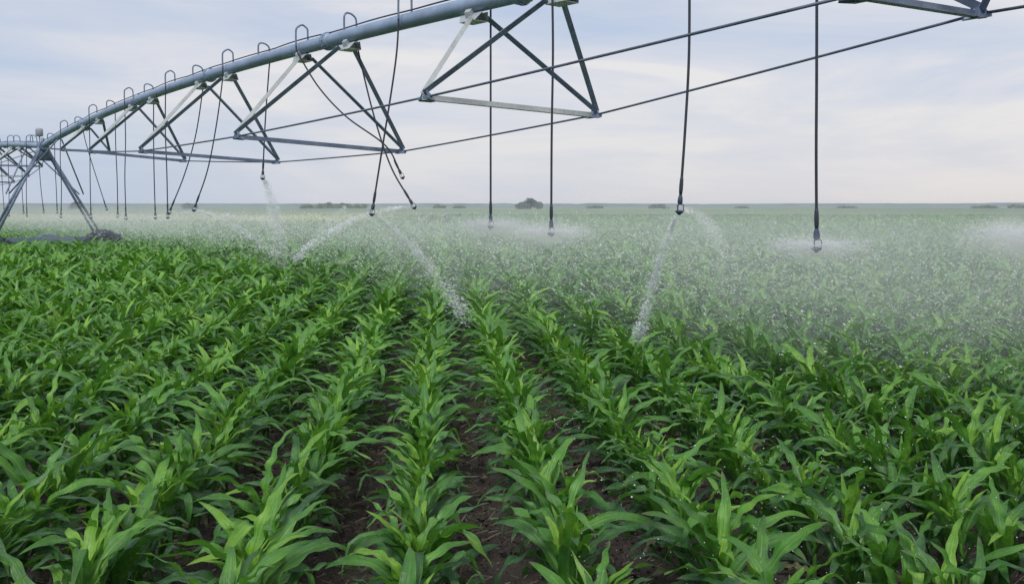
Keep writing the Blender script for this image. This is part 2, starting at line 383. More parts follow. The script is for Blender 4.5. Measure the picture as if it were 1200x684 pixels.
# the rest of the field: one mass, merged by numpy at falling detail
def mass(name, pts, nl, nw, simple, nvar, label, sc_extra=1.0, pale=None, seed=500):
    var = []
    for s in range(nvar):
        lv, wh, st = plant_parts(seed + s, nl, nw, simple)
        parts = list(lv) + [wh]
        if simple == 0: parts.append(st)
        if simple == 2: parts = lv[2:] + [wh]
        if simple == 3: parts = lv[3:] + [wh]
        var.append(join(parts))
    pts = np.array(pts); idx = rng.integers(0, nvar, len(pts)); Vs, Fs, Us, Ts = [], [], [], []; n = 0
    for s in range(nvar):
        p = pts[idx == s]; m_ = len(p)
        if not m_: continue
        v, f, u, t = var[s]
        yaw = rng.normal(0, .35, m_) + np.where(rng.random(m_) < .5, math.pi, 0); sc = hscale(p[:, 1]) * rng.uniform(.85, 1.12, m_) * sc_extra
        lx, ly = rng.normal(.04, .08, m_), rng.normal(0, .07, m_)
        c, s_ = np.cos(yaw), np.sin(yaw)
        X = (v[None, :, 0] * c[:, None] - v[None, :, 1] * s_[:, None]); Y = (v[None, :, 0] * s_[:, None] + v[None, :, 1] * c[:, None]); Z = np.repeat(v[None, :, 2], m_, 0)
        X = X + Z * lx[:, None]; Y = Y + Z * ly[:, None]
        V = np.stack([X * sc[:, None] + p[:, None, 0], Y * sc[:, None] + p[:, None, 1], Z * sc[:, None]], -1).reshape(-1, 3)
        Fq = (f[None] + (np.arange(m_) * len(v))[:, None, None]).reshape(-1, 4) + n
        T = np.repeat(t[None], m_, 0).copy(); T[:, :, 0] += rng.normal(0, .10, m_)[:, None]
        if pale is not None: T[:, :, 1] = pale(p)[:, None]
        Vs.append(V); Fs.append(Fq); Us.append(np.tile(u, (m_, 1))); Ts.append(T.reshape(-1, 3)); n += len(V)
    me = np_mesh(name, np.vstack(Vs), np.vstack(Fs), np.vstack(Us), np.vstack(Ts), True, M_LEAF)
    o = link(name, me); tag(o, label, 'maize crop', kind='stuff'); return o
REST = np.array(REST)
near_rest = REST[REST[:, 1] < 15]; mid_rest = REST[REST[:, 1] >= 15]
mass('maize_crop', near_rest, 10, 2, 0, 12, 'dense green maize rows between the nearest plants and the spray mist')
mass('maize_crop', mid_rest, 6, 2, 1, 8, 'pale misted maize canopy just beyond the irrigation pipe line')
far = []
for k in range(-260, 200):
    Y = 35.5 + random.random() * .4
    while Y < 120:
        st_ = .20 + .006 * (Y - 35)
        Y += st_ * random.uniform(.7, 1.3)
        x = row_x(k, Y) + random.gauss(0, .05)
        if abs(x) < .62 * Y + 3 and (Y < 60 or k % 2 == 0): far.append((x, Y, k))
print('plants', len(spots), 'far', len(far))
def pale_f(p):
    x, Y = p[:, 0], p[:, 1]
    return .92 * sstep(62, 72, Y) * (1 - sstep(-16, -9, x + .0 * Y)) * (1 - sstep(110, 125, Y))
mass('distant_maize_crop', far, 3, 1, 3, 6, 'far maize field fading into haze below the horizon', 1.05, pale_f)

# ------------------------------------------------------------------ ground, far canopy, far land
def ground():
    xs = np.concatenate([-np.geomspace(9000, 5, 40), np.arange(-4.9, 4.9, .035), np.geomspace(5, 9000, 40)])
    ys = np.concatenate([[-3000, -300, -30, -6, -1], np.arange(0, 8, .035), np.geomspace(8.05, 9000, 60)])
    X, Y = np.meshgrid(xs, ys); Z = np.zeros_like(X)
    for i in range(X.shape[0]):
        for j in range(X.shape[1]):
            x, y = X[i, j], Y[i, j]
            if abs(x) < 5 and 0 < y < 8:
                k = (x - X0 - ROW_TAN * (y - YR)) / ROW_SP
                Z[i, j] = .022 * math.cos(2 * math.pi * k) + .030 * (mnoise.noise((x * 4, y * 4, 0))) + .022 * mnoise.noise((x * 11, y * 11, 3)) + .014 * mnoise.noise((x * 26, y * 26, 9)) - .01
    V = np.stack([X, Y, Z], -1).reshape(-1, 3); ny, nx = X.shape; a = (np.arange(ny - 1)[:, None] * nx + np.arange(nx - 1)[None]).ravel()
    me = np_mesh('ground', V, np.stack([a, a + 1, a + nx + 1, a + nx], -1), None, None, True, M_SOIL)
    tag(link('ground', me), kind='structure')
ground()

def straws():
    n = 15000; x = rng.uniform(-3.2, 3.6, n); y = rng.uniform(1.5, 8.5, n); a = rng.uniform(0, math.pi, n); L = rng.gamma(2.0, .018, n) + .012; w = rng.uniform(.0012, .0035, n)
    z = rng.uniform(.004, .032, n); tz = rng.normal(0, .25, n)
    dx, dy = np.cos(a) * L / 2, np.sin(a) * L / 2; nx_, ny_ = -np.sin(a) * w, np.cos(a) * w; dz = tz * L / 2
    V = np.stack([np.stack([x - dx - nx_, y - dy - ny_, z - dz], -1), np.stack([x + dx - nx_, y + dy - ny_, z + dz], -1), np.stack([x + dx + nx_, y + dy + ny_, z + dz + w], -1), np.stack([x - dx + nx_, y - dy + ny_, z - dz + w], -1)], 1).reshape(-1, 3)
    me = np_mesh('crop_residue', V, np.arange(4 * n).reshape(-1, 4), None, None, False, M_STRAW)
    tag(link('crop_residue', me), 'bits of old straw scattered on the dark soil between rows', 'straw', kind='stuff')
straws()

def clods():
    bpy_ico = [(0, 0, 1), (.9, 0, .3), (.28, .85, .3), (-.72, .52, .3), (-.72, -.52, .3), (.28, -.85, .3), (0, 0, -.6)]
    base = np.array(bpy_ico); f = np.array([(0, 1, 2), (0, 2, 3), (0, 3, 4), (0, 4, 5), (0, 5, 1), (6, 2, 1), (6, 3, 2), (6, 4, 3), (6, 5, 4), (6, 1, 5)])
    n = 9000; c = np.stack([rng.uniform(-3.2, 3.6, n), rng.uniform(1.5, 8.5, n), rng.uniform(0, .02, n)], -1); r = rng.gamma(2, .0045, n) + .003
    V = (base[None] * r[:, None, None] * rng.uniform(.6, 1.4, (n, 7, 3)) + c[:, None]).reshape(-1, 3); Fq = (f[None] + (np.arange(n) * 7)[:, None, None]).reshape(-1, 3)
    me = np_mesh('soil_clods', V, Fq, None, None, False, M_SOIL); tag(link('soil_clods', me), 'small dark crumbs of soil lying between the maize rows', 'soil', kind='stuff')
clods()

def far_canopy_mat():
    m, nt, out = mat_new('far crop canopy'); b = nd(nt, 'ShaderNodeBsdfPrincipled'); g = nd(nt, 'ShaderNodeNewGeometry')
    mp = nd(nt, 'ShaderNodeMapping'); mp.inputs['Scale'].default_value = (.010, .004, 1); nt.links.new(g.outputs['Position'], mp.inputs[0])
    n1 = nd(nt, 'ShaderNodeTexNoise', i_Scale=1, i_Detail=3); nt.links.new(mp.outputs[0], n1.inputs['Vector'])
    n2 = nd(nt, 'ShaderNodeTexNoise', i_Scale=.9, i_Detail=6, i_Roughness=.8); nt.links.new(g.outputs['Position'], n2.inputs['Vector'])
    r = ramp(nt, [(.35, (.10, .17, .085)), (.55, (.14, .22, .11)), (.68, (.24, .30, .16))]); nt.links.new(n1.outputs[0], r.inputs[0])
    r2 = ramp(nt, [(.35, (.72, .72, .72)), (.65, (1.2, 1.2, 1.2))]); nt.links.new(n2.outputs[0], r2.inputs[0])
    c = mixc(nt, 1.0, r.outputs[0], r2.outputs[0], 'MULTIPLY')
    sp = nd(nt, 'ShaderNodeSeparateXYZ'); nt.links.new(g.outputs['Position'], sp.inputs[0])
    fr = nd(nt, 'ShaderNodeMapRange', i_1=200, i_2=2600, i_3=0, i_4=.85); nt.links.new(sp.outputs[1], fr.inputs[0])  # distance haze painted in: crop colour turns blue-grey farther off
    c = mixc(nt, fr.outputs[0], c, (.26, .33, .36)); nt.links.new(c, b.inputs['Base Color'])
    b.inputs['Roughness'].default_value = .9; nt.links.new(b.outputs[0], out.inputs[0]); return m
def far_canopy():
    xs = np.linspace(-1, 1, 90); ys = np.geomspace(112, 5000, 90); X, Y = np.meshgrid(xs, ys); X = X * (Y * .75 + 5)
    Z = np.array([[.92 + .10 * mnoise.noise((x * .7, y * .2, 0)) for x, y in zip(a, b)] for a, b in zip(X, Y)])
    V = np.stack([X, Y, Z], -1).reshape(-1, 3); n = 90; a = (np.arange(n - 1)[:, None] * n + np.arange(n - 1)[None]).ravel()
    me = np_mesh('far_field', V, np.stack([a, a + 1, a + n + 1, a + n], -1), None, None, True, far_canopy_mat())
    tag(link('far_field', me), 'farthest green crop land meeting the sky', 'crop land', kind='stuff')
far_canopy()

def hills():
    n = 260; xs = np.linspace(-3000, 3200, n); V = []
    for i, x in enumerate(xs):
        h = 10.5 + 5 * mnoise.noise((x * .0016, 4, 0)) + 3.0 * mnoise.noise((x * .012, 8, 0)) + 1.8 * mnoise.noise((x * .05, 2, 0)) + (10 * max(0, (x - 2050) / 1000) if x > 0 else 0)
        V += [(x, 3900, -2), (x, 3900, CAM + max(1.5, h)), (x, 4300, CAM + max(1.5, h) + 1)]
    Fq = [(i * 3 + j, (i + 1) * 3 + j, (i + 1) * 3 + j + 1, i * 3 + j + 1) for i in range(n - 1) for j in (0, 1)]
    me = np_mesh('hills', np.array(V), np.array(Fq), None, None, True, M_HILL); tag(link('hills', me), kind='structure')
hills()

def clump_mesh(w, h, d, n, leafs, seed, mat, low=.0):
    r = np.random.default_rng(seed); lob = 7 + int(w / h * 3)
    cx = np.stack([r.uniform(-w / 2 * .8, w / 2 * .8, lob), r.uniform(-d / 3, d / 3, lob), r.uniform(.35, .78, lob) * h], -1)
    cx[:, 2] *= 1 - .45 * np.abs(cx[:, 0] / (w / 2)) ** 2
    cr = r.uniform(.18, .34, lob) * h
    i = r.integers(0, lob, n); dirs = r.normal(size=(n, 3)); dirs /= np.linalg.norm(dirs, axis=1)[:, None]
    c = cx[i] + dirs * (cr[i] * r.uniform(.6, 1.08, n) ** .7)[:, None] * np.array([1.25, 1, .9]); c[:, 2] = np.maximum(c[:, 2], low * h + .1)
    a = r.normal(size=(n, 3)); a /= np.linalg.norm(a, axis=1)[:, None]; b = np.cross(a, r.normal(size=(n, 3))); b /= np.linalg.norm(b, axis=1)[:, None]
    s = (leafs * r.uniform(.5, 1.3, n))[:, None]
    V = np.stack([c - a * s, c - b * s * .6, c + a * s, c + b * s * .6], 1).reshape(-1, 3)
    return np_mesh('crown', V, np.arange(4 * n).reshape(-1, 4), None, None, False, mat)
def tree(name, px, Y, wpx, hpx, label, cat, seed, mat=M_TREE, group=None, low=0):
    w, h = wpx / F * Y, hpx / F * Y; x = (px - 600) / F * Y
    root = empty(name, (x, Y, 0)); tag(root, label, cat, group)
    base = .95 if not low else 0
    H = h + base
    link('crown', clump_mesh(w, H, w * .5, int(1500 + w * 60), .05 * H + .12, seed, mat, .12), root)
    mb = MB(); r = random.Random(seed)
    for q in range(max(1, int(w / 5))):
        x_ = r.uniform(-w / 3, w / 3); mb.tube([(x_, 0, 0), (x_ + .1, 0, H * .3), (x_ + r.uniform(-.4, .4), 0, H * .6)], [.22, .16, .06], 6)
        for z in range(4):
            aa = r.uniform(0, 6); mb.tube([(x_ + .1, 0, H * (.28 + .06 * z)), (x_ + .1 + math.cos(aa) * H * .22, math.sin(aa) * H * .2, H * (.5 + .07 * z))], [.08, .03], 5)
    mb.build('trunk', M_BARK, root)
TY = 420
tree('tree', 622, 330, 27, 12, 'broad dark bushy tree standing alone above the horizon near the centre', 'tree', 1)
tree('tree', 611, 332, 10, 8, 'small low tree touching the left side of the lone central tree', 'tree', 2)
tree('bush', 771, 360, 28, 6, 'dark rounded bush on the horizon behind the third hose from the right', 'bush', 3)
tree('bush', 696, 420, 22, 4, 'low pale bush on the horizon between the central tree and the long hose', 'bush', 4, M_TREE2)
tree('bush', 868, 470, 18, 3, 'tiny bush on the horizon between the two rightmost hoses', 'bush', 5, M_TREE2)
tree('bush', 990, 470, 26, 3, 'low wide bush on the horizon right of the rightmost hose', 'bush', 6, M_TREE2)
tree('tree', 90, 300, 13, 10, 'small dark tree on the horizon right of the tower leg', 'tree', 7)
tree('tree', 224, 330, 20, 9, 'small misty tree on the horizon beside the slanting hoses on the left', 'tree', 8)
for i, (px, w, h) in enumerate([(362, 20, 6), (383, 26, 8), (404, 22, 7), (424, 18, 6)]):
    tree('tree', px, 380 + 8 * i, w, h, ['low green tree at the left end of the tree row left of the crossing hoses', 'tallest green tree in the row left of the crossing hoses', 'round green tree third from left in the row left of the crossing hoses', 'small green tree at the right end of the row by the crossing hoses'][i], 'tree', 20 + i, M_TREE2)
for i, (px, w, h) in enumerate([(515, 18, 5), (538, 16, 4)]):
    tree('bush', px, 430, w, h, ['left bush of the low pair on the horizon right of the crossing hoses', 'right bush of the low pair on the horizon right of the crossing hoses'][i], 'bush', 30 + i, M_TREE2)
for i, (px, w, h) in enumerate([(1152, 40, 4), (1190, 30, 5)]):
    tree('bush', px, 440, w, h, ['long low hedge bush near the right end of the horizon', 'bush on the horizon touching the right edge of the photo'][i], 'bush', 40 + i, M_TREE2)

# ------------------------------------------------------------------ the centre pivot machine
TH = .670
DV = Vector((-math.sin(TH), math.cos(TH), 0)); NVV = Vector((DV.y, -DV.x, 0))
P_0 = Vector((.03, 8.878, 0))
def plan(s, b=0): return P_0 + DV * s + NVV * b
def s_of_px(px):                          # station on the pipe seen at image column px
    u = (px - 600) / F; s = 5.
    for _ in range(12):
        w = u * (math.cos(PITCH) - math.sin(PITCH) * 1.88 / (P_0.y + DV.y * s))
        s = (w * P_0.y - P_0.x) / (DV.x - w * DV.y)
    return s
def px_of(p):
    y, z = p.y, p.z - CAM; return 600 + F * p.x / (y * math.cos(PITCH) - z * math.sin(PITCH))
def z_of(px, py, b=0):
    s = s_of_px(px); p = plan(s, b); r = ray(px, py); return CAM + r.z / r.y * p.y
S_TOW = s_of_px(50)
obs = [(600, 2), (546, 10.5), (470, 23), (380, 46.5), (312, 67), (245, 89), (160, 119), (120, 134.5), (96, 146), (75, 157), (56, 166.5)]
ss = [s_of_px(a) for a, b in obs]; zz = [z_of(a, b) for a, b in obs]
pf = np.polyfit(ss + [-12, -11], zz + [CAM + 1.45, CAM + 1.52], 3)
print('S_TOW', S_TOW, [round(float(np.polyval(pf, s)), 2) for s in (-10, -4, 0, 4, 8, 12, 16, S_TOW)], [round(z, 2) for z in zz])
def pz(s): return float(np.polyval(pf, s))
Z_TOW = pz(S_TOW)
SPAN2 = 31.0
def pz2(s):
    t = (s - S_TOW) / SPAN2; return Z_TOW + .62 * 4 * t * (1 - t) * .9
PR = .084

def build_span(label, s0, s1, zf, pairs, obsjoint, couplings):
    root = empty('irrigation_span', plan((s0 + s1) / 2)); root.location.z = 0
    tag(root, label, 'irrigation span')
    base = root.location.copy()
    def B(mb, name, mat, parent=None, smooth=True):
        o = mb.build(name, mat, None, smooth, base if parent is None else None)
        o.location = (0, 0, 0); o.parent = parent or root; return o
    def PT(s, b=0, dz=0): p = plan(s, b); p.z = zf(s) + dz; return p
    n = int((s1 - s0) / .5); pts = [PT(s0 + (s1 - s0) * i / n) for i in range(n + 1)]
    pipe = B(MB().tube(pts, PR, 20), 'pipe', M_PIPE)
    for s in couplings:
        if not s0 < s < s1: continue
        mb = MB(); a, b = PT(s - .10), PT(s + .10); t = (b - a).normalized()
        mb.tube([a, a + t * .02, a + t * .05, b - t * .05, b - t * .02, b], [PR + .004, PR + .016, PR + .020, PR + .020, PR + .016, PR + .004], 20)
        mb.tube([PT(s) - t * .016, PT(s) + t * .016], PR + .034, 20)
        for k in range(10):
            a_ = k * math.tau / 10; side = (NVV * math.cos(a_) + Vector((0, 0, 1)) * math.sin(a_)) * (PR + .027)
            mb.tube([PT(s) + side - t * .03, PT(s) + side + t * .03], .007, 6)
        o = B(mb, 'coupling', M_PIPE)
    # thin conductor cable strapped along the pipe top
    mb = MB(); cp = []
    for i in range(n * 2 + 1):
        s = s0 + (s1 - s0) * i / (n * 2); cp.append(PT(s, -.03 + .012 * math.sin(s * 2.3), PR + .010 + .012 * abs(math.sin(s * 1.7))))
    mb.tube(cp, .009, 6); B(mb, 'cable', M_HOSE)
    joints = {}
    for i, (sk, wk, dz) in enumerate(pairs):
        for sg in (-1, 1):
            p = PT(sk, sg * wk / 2, -dz)
            if obsjoint and (i, sg) in obsjoint:
                a, b_ = obsjoint[(i, sg)]; q = at(a, b_, p.y)
                p = q if (q - p).length < .35 else p
            joints[(i, sg)] = p
    keys = range(len(pairs)); up = Vector((0, 0, 1))
    for i in keys:
        sk = pairs[i][0]; L, R_ = joints[(i, -1)], joints[(i, 1)]
        g = .68
        for e in (1, -1):                  # gusset under the pipe beyond / before the pair
            c = PT(sk + e * g, 0, -PR - .01); t = (PT(sk + e * g + .1) - PT(sk + e * g - .1)).normalized(); wv = NVV
            mb = MB()
            mb.plate([c - t * .20 - wv * .03, c + t * .20 - wv * .03, c + t * .13 - wv * .085 - up * .085, c - t * .13 - wv * .085 - up * .085], (wv * .085 - up * .055).cross(t).cross(t), .006)
            mb.plate([c - t * .20 + wv * .03, c + t * .20 + wv * .03, c + t * .13 + wv * .085 - up * .085, c - t * .13 + wv * .085 - up * .085], (wv * .085 + up * .055), .006)
            mb.plate([c - t * .13 - wv * .083 - up * .083, c + t * .13 - wv * .083 - up * .083, c + t * .13 + wv * .083 - up * .083, c - t * .13 + wv * .083 - up * .083], up, .006)
            mb.tube([c - t * .05, c + t * .05], PR + .0, 8)
            B(mb, 'gusset', M_LIGHT, smooth=False)
            for sg, J in ((-1, L), (1, R_)):
                top = c + t * (.10 * -e) + wv * sg * .075 - up * .06
                bot = J + up * .02
                m_ = M_LIGHT if (e == 1 and sg == -1) else M_STEEL
                B(MB().angle_bar(top, bot, NVV * sg, .056 if e == -1 or sg == 1 else .046), 'strut', m_, smooth=False)
        d = (R_ - L).normalized()
        B(MB().angle_bar(L - d * .03 - up * .03, R_ + d * .03 - up * .03, up, .055), 'crossbar', M_LIGHT if i == 1 else M_STEEL, smooth=False)
        for sg, J in ((-1, L), (1, R_)):
            mb = MB(); mb.plate([J + DV * .10 - up * .03, J + DV * .02 + up * .075, J - DV * .02 + up * .075, J - DV * .10 - up * .03, J - d * sg * .09 - DV * .05 - up * .035, J - d * sg * .09 + DV * .05 - up * .035], NVV * sg + up * .25, .010)
            mb.tube([J - DV * .09 - up * .012, J + DV * .09 - up * .012], .019, 8)
            for dd in (-.05, 0, .05): mb.tube([J + DV * dd + NVV * .022, J + DV * dd - NVV * .022], .010, 6)
            B(mb, 'joint_bracket', M_STEEL, smooth=False)
    order = sorted(keys, key=lambda i: pairs[i][0])
    for sg in (-1, 1):
        chain = [PT(s0 + .15, sg * .10, -.12)] + [joints[(i, sg)] for i in order] + [PT(s1 - .45, sg * .10, -.12)]
        for a, b in zip(chain, chain[1:]):
            n_ = 8; sag = (b - a).length * .0016
            B(MB().tube([a.lerp(b, q / n_) - up * sag * 4 * (q / n_) * (1 - q / n_) for q in range(n_ + 1)], .011, 8), 'tie_rod', M_ROD)
    return root, joints
Ljt = [(1001, -6), (498, 114), (277, 160), (165, 177), (106, 177.5), (73, 175.5)]
Rjt = [(1145, 17), (697, 135), (471, 177.5), (325, 190), (216, 188.5), (127, 178)]
Wk = [1.446, 2.079, 2.371, 2.283, 1.806, 1.004]; zj = [1.228, .954, .8095, .811, .986, 1.277]
prs = [((k - 1) * 4.0, Wk[k], pz((k - 1) * 4.0) - CAM - zj[k]) for k in range(6)] + [(-8.0, .9, .42)]
oj = {}
for k in range(6): oj[(k, -1)] = Ljt[k]; oj[(k, 1)] = Rjt[k]
coup = [s_of_px(x) for x in (97, 163, 247, 385, 612)] + [-4.1, -8.2]
build_span('nearest irrigation pipe span with bowed truss, running from upper right down to the tower', -11, S_TOW, pz, prs, oj, coup)
prs2 = []
nP = 7
for k in range(nP):
    t = (k + 1) / (nP + 1); s = S_TOW + SPAN2 * t; q = 4 * t * (1 - t)
    prs2.append((s, .55 + 1.9 * q, .12 + 1.25 * q))
build_span('far irrigation span continuing left beyond the A-frame tower', S_TOW, S_TOW + SPAN2, pz2, prs2, None, [S_TOW + k * 3.9 + 2 for k in range(8)])

def tower():
    T0 = plan(S_TOW); root = empty('drive_tower', T0); tag(root, 'steel A-frame wheeled tower carrying the irrigation pipe at the left edge', 'irrigation tower')
    up = Vector((0, 0, 1)); Zp = Z_TOW
    def W(s, b, z): return DV * s + NVV * b + up * z
    B = lambda mb, name, mat, par=root, sm=True: mb.build(name, mat, par, sm)
    hb = 1.42; zb = 1.05
    for sg in (-1, 1):
        for q in (-1, 1):
            B(MB().tube([W(q * .10, sg * .10, Zp - .12), W(q * .34, sg * hb, zb)], .038, 10), 'leg', M_STEEL)
        mb = MB()
        for t in (.3, .62):
            c = [W(0, 0, 0)] * 2
            a = W(-.10, sg * .10, Zp - .12).lerp(W(-.34, sg * hb, zb), t); b = W(.10, sg * .10, Zp - .12).lerp(W(.34, sg * hb, zb), t); mb.tube([a, b], .018, 8)
        B(mb, 'leg_brace', M_STEEL)
    # diagonal support arms along the pipe
    for sg in (-1, 1):
        B(MB().tube([W(-2.1, sg * .05, pz(S_TOW - 2.1) - .10), W(-.25, sg * .95, Zp - 1.35)], .02, 8), 'brace', M_STEEL)
        B(MB().tube([W(2.1, sg * .05, pz2(S_TOW + 2.1) - .10), W(.25, sg * .95, Zp - 1.35)], .02, 8), 'brace', M_STEEL)
    beam = MB()
    for q in (-.22, .22): beam.box(W(q, 0, zb), DV * .045, NVV * (hb + .25), up * .06)
    for b in (-1.2, -.4, .4, 1.2): beam.box(W(0, b, zb - .0), DV * .18, NVV * .03, up * .04)
    B(beam, 'base_beam', M_STEEL, sm=False)
    mb = MB().box(W(0, 0, zb + .06), DV * .11, NVV * .16, up * .08); mb.tube([W(0, -.24, zb + .06), W(0, .24, zb + .06)], .07, 12); B(mb, 'drive_motor', M_STEEL, sm=False)
    mb = MB().tube([W(0, -1.35, zb + .02), W(0, 1.35, zb + .02)], .022, 8); B(mb, 'drive_shaft', M_ROD)
    for sg in (-1, 1):
        c = W(-.02, sg * (hb - .02), .66 if sg > 0 else .50); 
        tyre = MB(); seg = 40; prof = [(.42, -.10), (.52, -.135), (.62, -.13), (.645, -.09), (.65, 0), (.645, .09), (.62, .13), (.52, .135), (.42, .10)]
        v = []; f = []
        for k in range(seg):
            a = math.tau * k / seg
            for r_, w_ in prof: v.append(c + (NVV * math.cos(a) + up * math.sin(a)) * r_ + DV * (w_ - .42))
        m_ = len(prof)
        for k in range(seg):
            for j in range(m_ - 1): f.append((k * m_ + j, k * m_ + j + 1, ((k + 1) % seg) * m_ + j + 1, ((k + 1) % seg) * m_ + j))
        tyre.add(v, f)
        for k in range(30):
            a = math.tau * k / 30; rad = NVV * math.cos(a) + up * math.sin(a); tan = up * math.cos(a) - NVV * math.sin(a); e = 1 if k % 2 else -1
            tyre.box(c + rad * .64 + DV * (e * .06 - .42), rad * .028, tan * .018 + DV * .02 * e, DV * .068 - tan * .03 * e)
        w = empty('wheel', (0, 0, 0)); w.parent = root
        B(tyre, 'tyre', M_TYRE, w)
        rim = MB()
        rim.tube([c + DV * -.53, c + DV * -.50, c + DV * -.44, c + DV * -.40, c + DV * -.32], [.42, .39, .38, .38, .42], 32, False)
        for k in range(8):
            a = math.tau * k / 8; rad = NVV * math.cos(a) + up * math.sin(a); rim.box(c + rad * .24 + DV * -.42, rad * .16, rad.cross(DV) * .05, DV * .006)
        rim.tube([c + DV * -.50, c + DV * -.30], .10, 16); B(rim, 'rim', M_STEEL, w)
        g = MB().tube([c + DV * -.30, c + DV * .12], .13, 14); g.box(c + up * .13 + DV * -.05, DV * .09, NVV * .12, up * .13); B(g, 'gearbox', M_STEEL)
    # pivot joint, control box and lamp on top
    mb = MB().plate([W(-.02, -.30, Zp - .42), W(-.02, .30, Zp - .42), W(-.02, .12, Zp + .02), W(-.02, -.12, Zp + .02)], DV, .02); mb.tube([W(-.22, 0, Zp), W(.22, 0, Zp)], .13, 16); mb.tube([W(0, 0, Zp - .1), W(0, 0, Zp + .22)], .05, 10)
    mb.tube([W(-.12, .14, Zp + .02), W(-.12, .14, Zp + .17)], .05, 10); B(mb, 'pivot_joint', M_STEEL)
    mb = MB().tube([W(.25, -.03, Zp + .08), W(.25, -.03, Zp + .30)], .016, 8); mb.tube([W(.25, -.03, Zp + .28), W(.25, -.03, Zp + .30), W(.25, -.03, Zp + .47), W(.25, -.03, Zp + .50), W(.25, -.03, Zp + .52)], [.07, .10, .10, .085, .03], 18)
    B(mb, 'control_box', M_CAP)
tower()

# ------------------------------------------------------------------ drop hoses
def bez(pts, n=24):                       # smooth path through points (Catmull-Rom)
    P = [pts[0] * 2 - pts[1]] + list(pts) + [pts[-1] * 2 - pts[-2]]; out = []
    for i in range(1, len(P) - 2):
        for q in range(n):
            t = q / n; a, b, c, d = P[i - 1], P[i], P[i + 1], P[i + 2]
            out.append(.5 * ((2 * b) + (c - a) * t + (2 * a - 5 * b + 4 * c - d) * t * t + (3 * b - a - 3 * c + d) * t ** 3))
    out.append(P[-2]); return out
NOZ = {}
def hose(key, s, side, bottom, label, via=(), zf=pz, loop=.20, group=None, r=.0105, wet=0, big=.8):
    up = Vector((0, 0, 1)); top = plan(s); top.z = zf(s) + PR
    out_b = side * (PR + .055)
    root = empty('drop_hose', (top.x, top.y, top.z)); tag(root, label, 'irrigation hose', group)
    o = top.copy(); sideV = NVV * side
    lean = DV * .02
    pts = [Vector((0, 0, -.03)) - sideV * .035, -sideV * .035 + up * loop * .5, -sideV * .03 + up * loop * .82, sideV * .0 + up * loop * 1.0 + lean, sideV * (PR * .35) + up * loop * 1.06 + lean, sideV * (PR * .9) + up * loop * .98, sideV * (PR + .045) + up * loop * .75, sideV * (PR + .055) + up * loop * .3, sideV * (PR + .055) - up * .10]
    path = bez(pts, 5)
    MB().tube(path, .0125, 8).build('gooseneck', M_STEEL, root)
    a = pts[-1]; b = bottom - o
    mids = [v - o for v in via]
    n = (b - a)
    if not mids:
        mids = [a + n * .33 + Vector((.02 * math.sin(s * 3), 0, 0)), a + n * .66 + Vector((-.015 * math.sin(s * 5), 0, 0))]
    hp = bez([a + up * .06, a] + mids + [b], 10)
    MB().tube(hp, r, 8).build('hose', M_HOSE, root)
    d = (hp[-1] - hp[-3]).normalized()
    mb = MB(); mb.tube([b - d * .19, b - d * .17, b - d * .12, b - d * .08, b - d * .05], [r * 1.05, r * 1.35, r * 1.55, r * 1.45, r * 1.1], 10); mb.build('weight', M_HOSE, root)
    # pressure regulator body with the sprinkler cage and spinning plate under it
    e = b; mb = MB(); k = big
    mb.tube([e - d * .06, e - d * .03 * k, e + d * .01, e + d * .03 * k], [.012 * k, .024 * k, .026 * k, .016 * k], 10)
    hd = mb.build('sprinkler_head', M_NOZ, root)
    cg = MB(); x = d.orthogonal().normalized(); y = d.cross(x)
    for q in range(3):
        an = q * math.tau / 3; w = x * math.cos(an) + y * math.sin(an)
        cg.tube(bez([e + d * .02, e + d * .035 * k + w * .034 * k, e + d * .085 * k + w * .036 * k, e + d * .115 * k + w * .012 * k], 5), .0045 * k, 6)
    cg.build('cage', M_NOZ, hd)
    MB().tube([e + d * .085 * k, e + d * .09 * k, e + d * .10 * k, e + d * .118 * k, e + d * .13 * k], [.012 * k, .040 * k, .043 * k, .022 * k, .012 * k], 14).build('deflector', M_NOZ, hd)
    NOZ[key] = bottom + d * .075 * k
    return root
def drop(key, gx, side, bx, by, label, via=(), dY=0, **kw):
    s = s_of_px(gx)
    for _ in range(40):
        q_ = plan(s, side * (PR + .055)); q_.z = pz(s); e_ = px_of(q_) - gx; s += e_ * .0012 * q_.y
    p = plan(s, side * (PR + .055))
    Yb = p.y + dY
    v = [at(a, b, p.y + dY * t) for a, b, t in via]
    hose(key, s, side, at(bx, by, Yb), label, v, **kw)
G1 = 'straight far hoses hanging between the tower and the slanting hoses'
drop('h1', 957.5, -1, 957, 277, 'rightmost drop hose, hanging straight into its own puff of spray', [(957, 90, .4), (956.5, 180, .7)], big=.85)
drop('h2', 808, -1, 797, 236, 'long black hose second from the right, pouring a thick white jet from its tip', [(807.5, 60, .3), (803, 150, .6)])
drop('h3', 647, -1, 646, 264, 'straight hose hanging in front of the nearest triangular truss, lower tip right of its twin', [(648, 60, .3), (646.5, 160, .6)])
drop('h4', 575, 1, 575, 257, 'straight hose hanging behind the pipe at the left of the nearest triangular truss', [(575, 80, .3), (575, 160, .6)])
drop('h5', 467, -1, 437, 243, 'dark hose hanging in front of the pipe and slanting left, its tip on the horizon', [(465, 60, .2), (459, 105, .4), (447, 180, .7)])
drop('h6', 418, 1, 482, 237, 'hose leaving behind the pipe and slanting right across its neighbour to the horizon', [(421, 65, .15), (438, 135, .5), (458, 195, .7)])
drop('h7', 347, -1, 469, 202, 'curved hose blown right, its hanging head still above the horizon', [(350, 64, .1), (374, 103, .3), (406, 137, .5), (452, 171, .8)])
drop('h8', 316, 1, 308, 203, 'short hose with a sprinkler head ending well above the tree row', [(315, 85, .2), (311, 140, .5)], loop=.16)
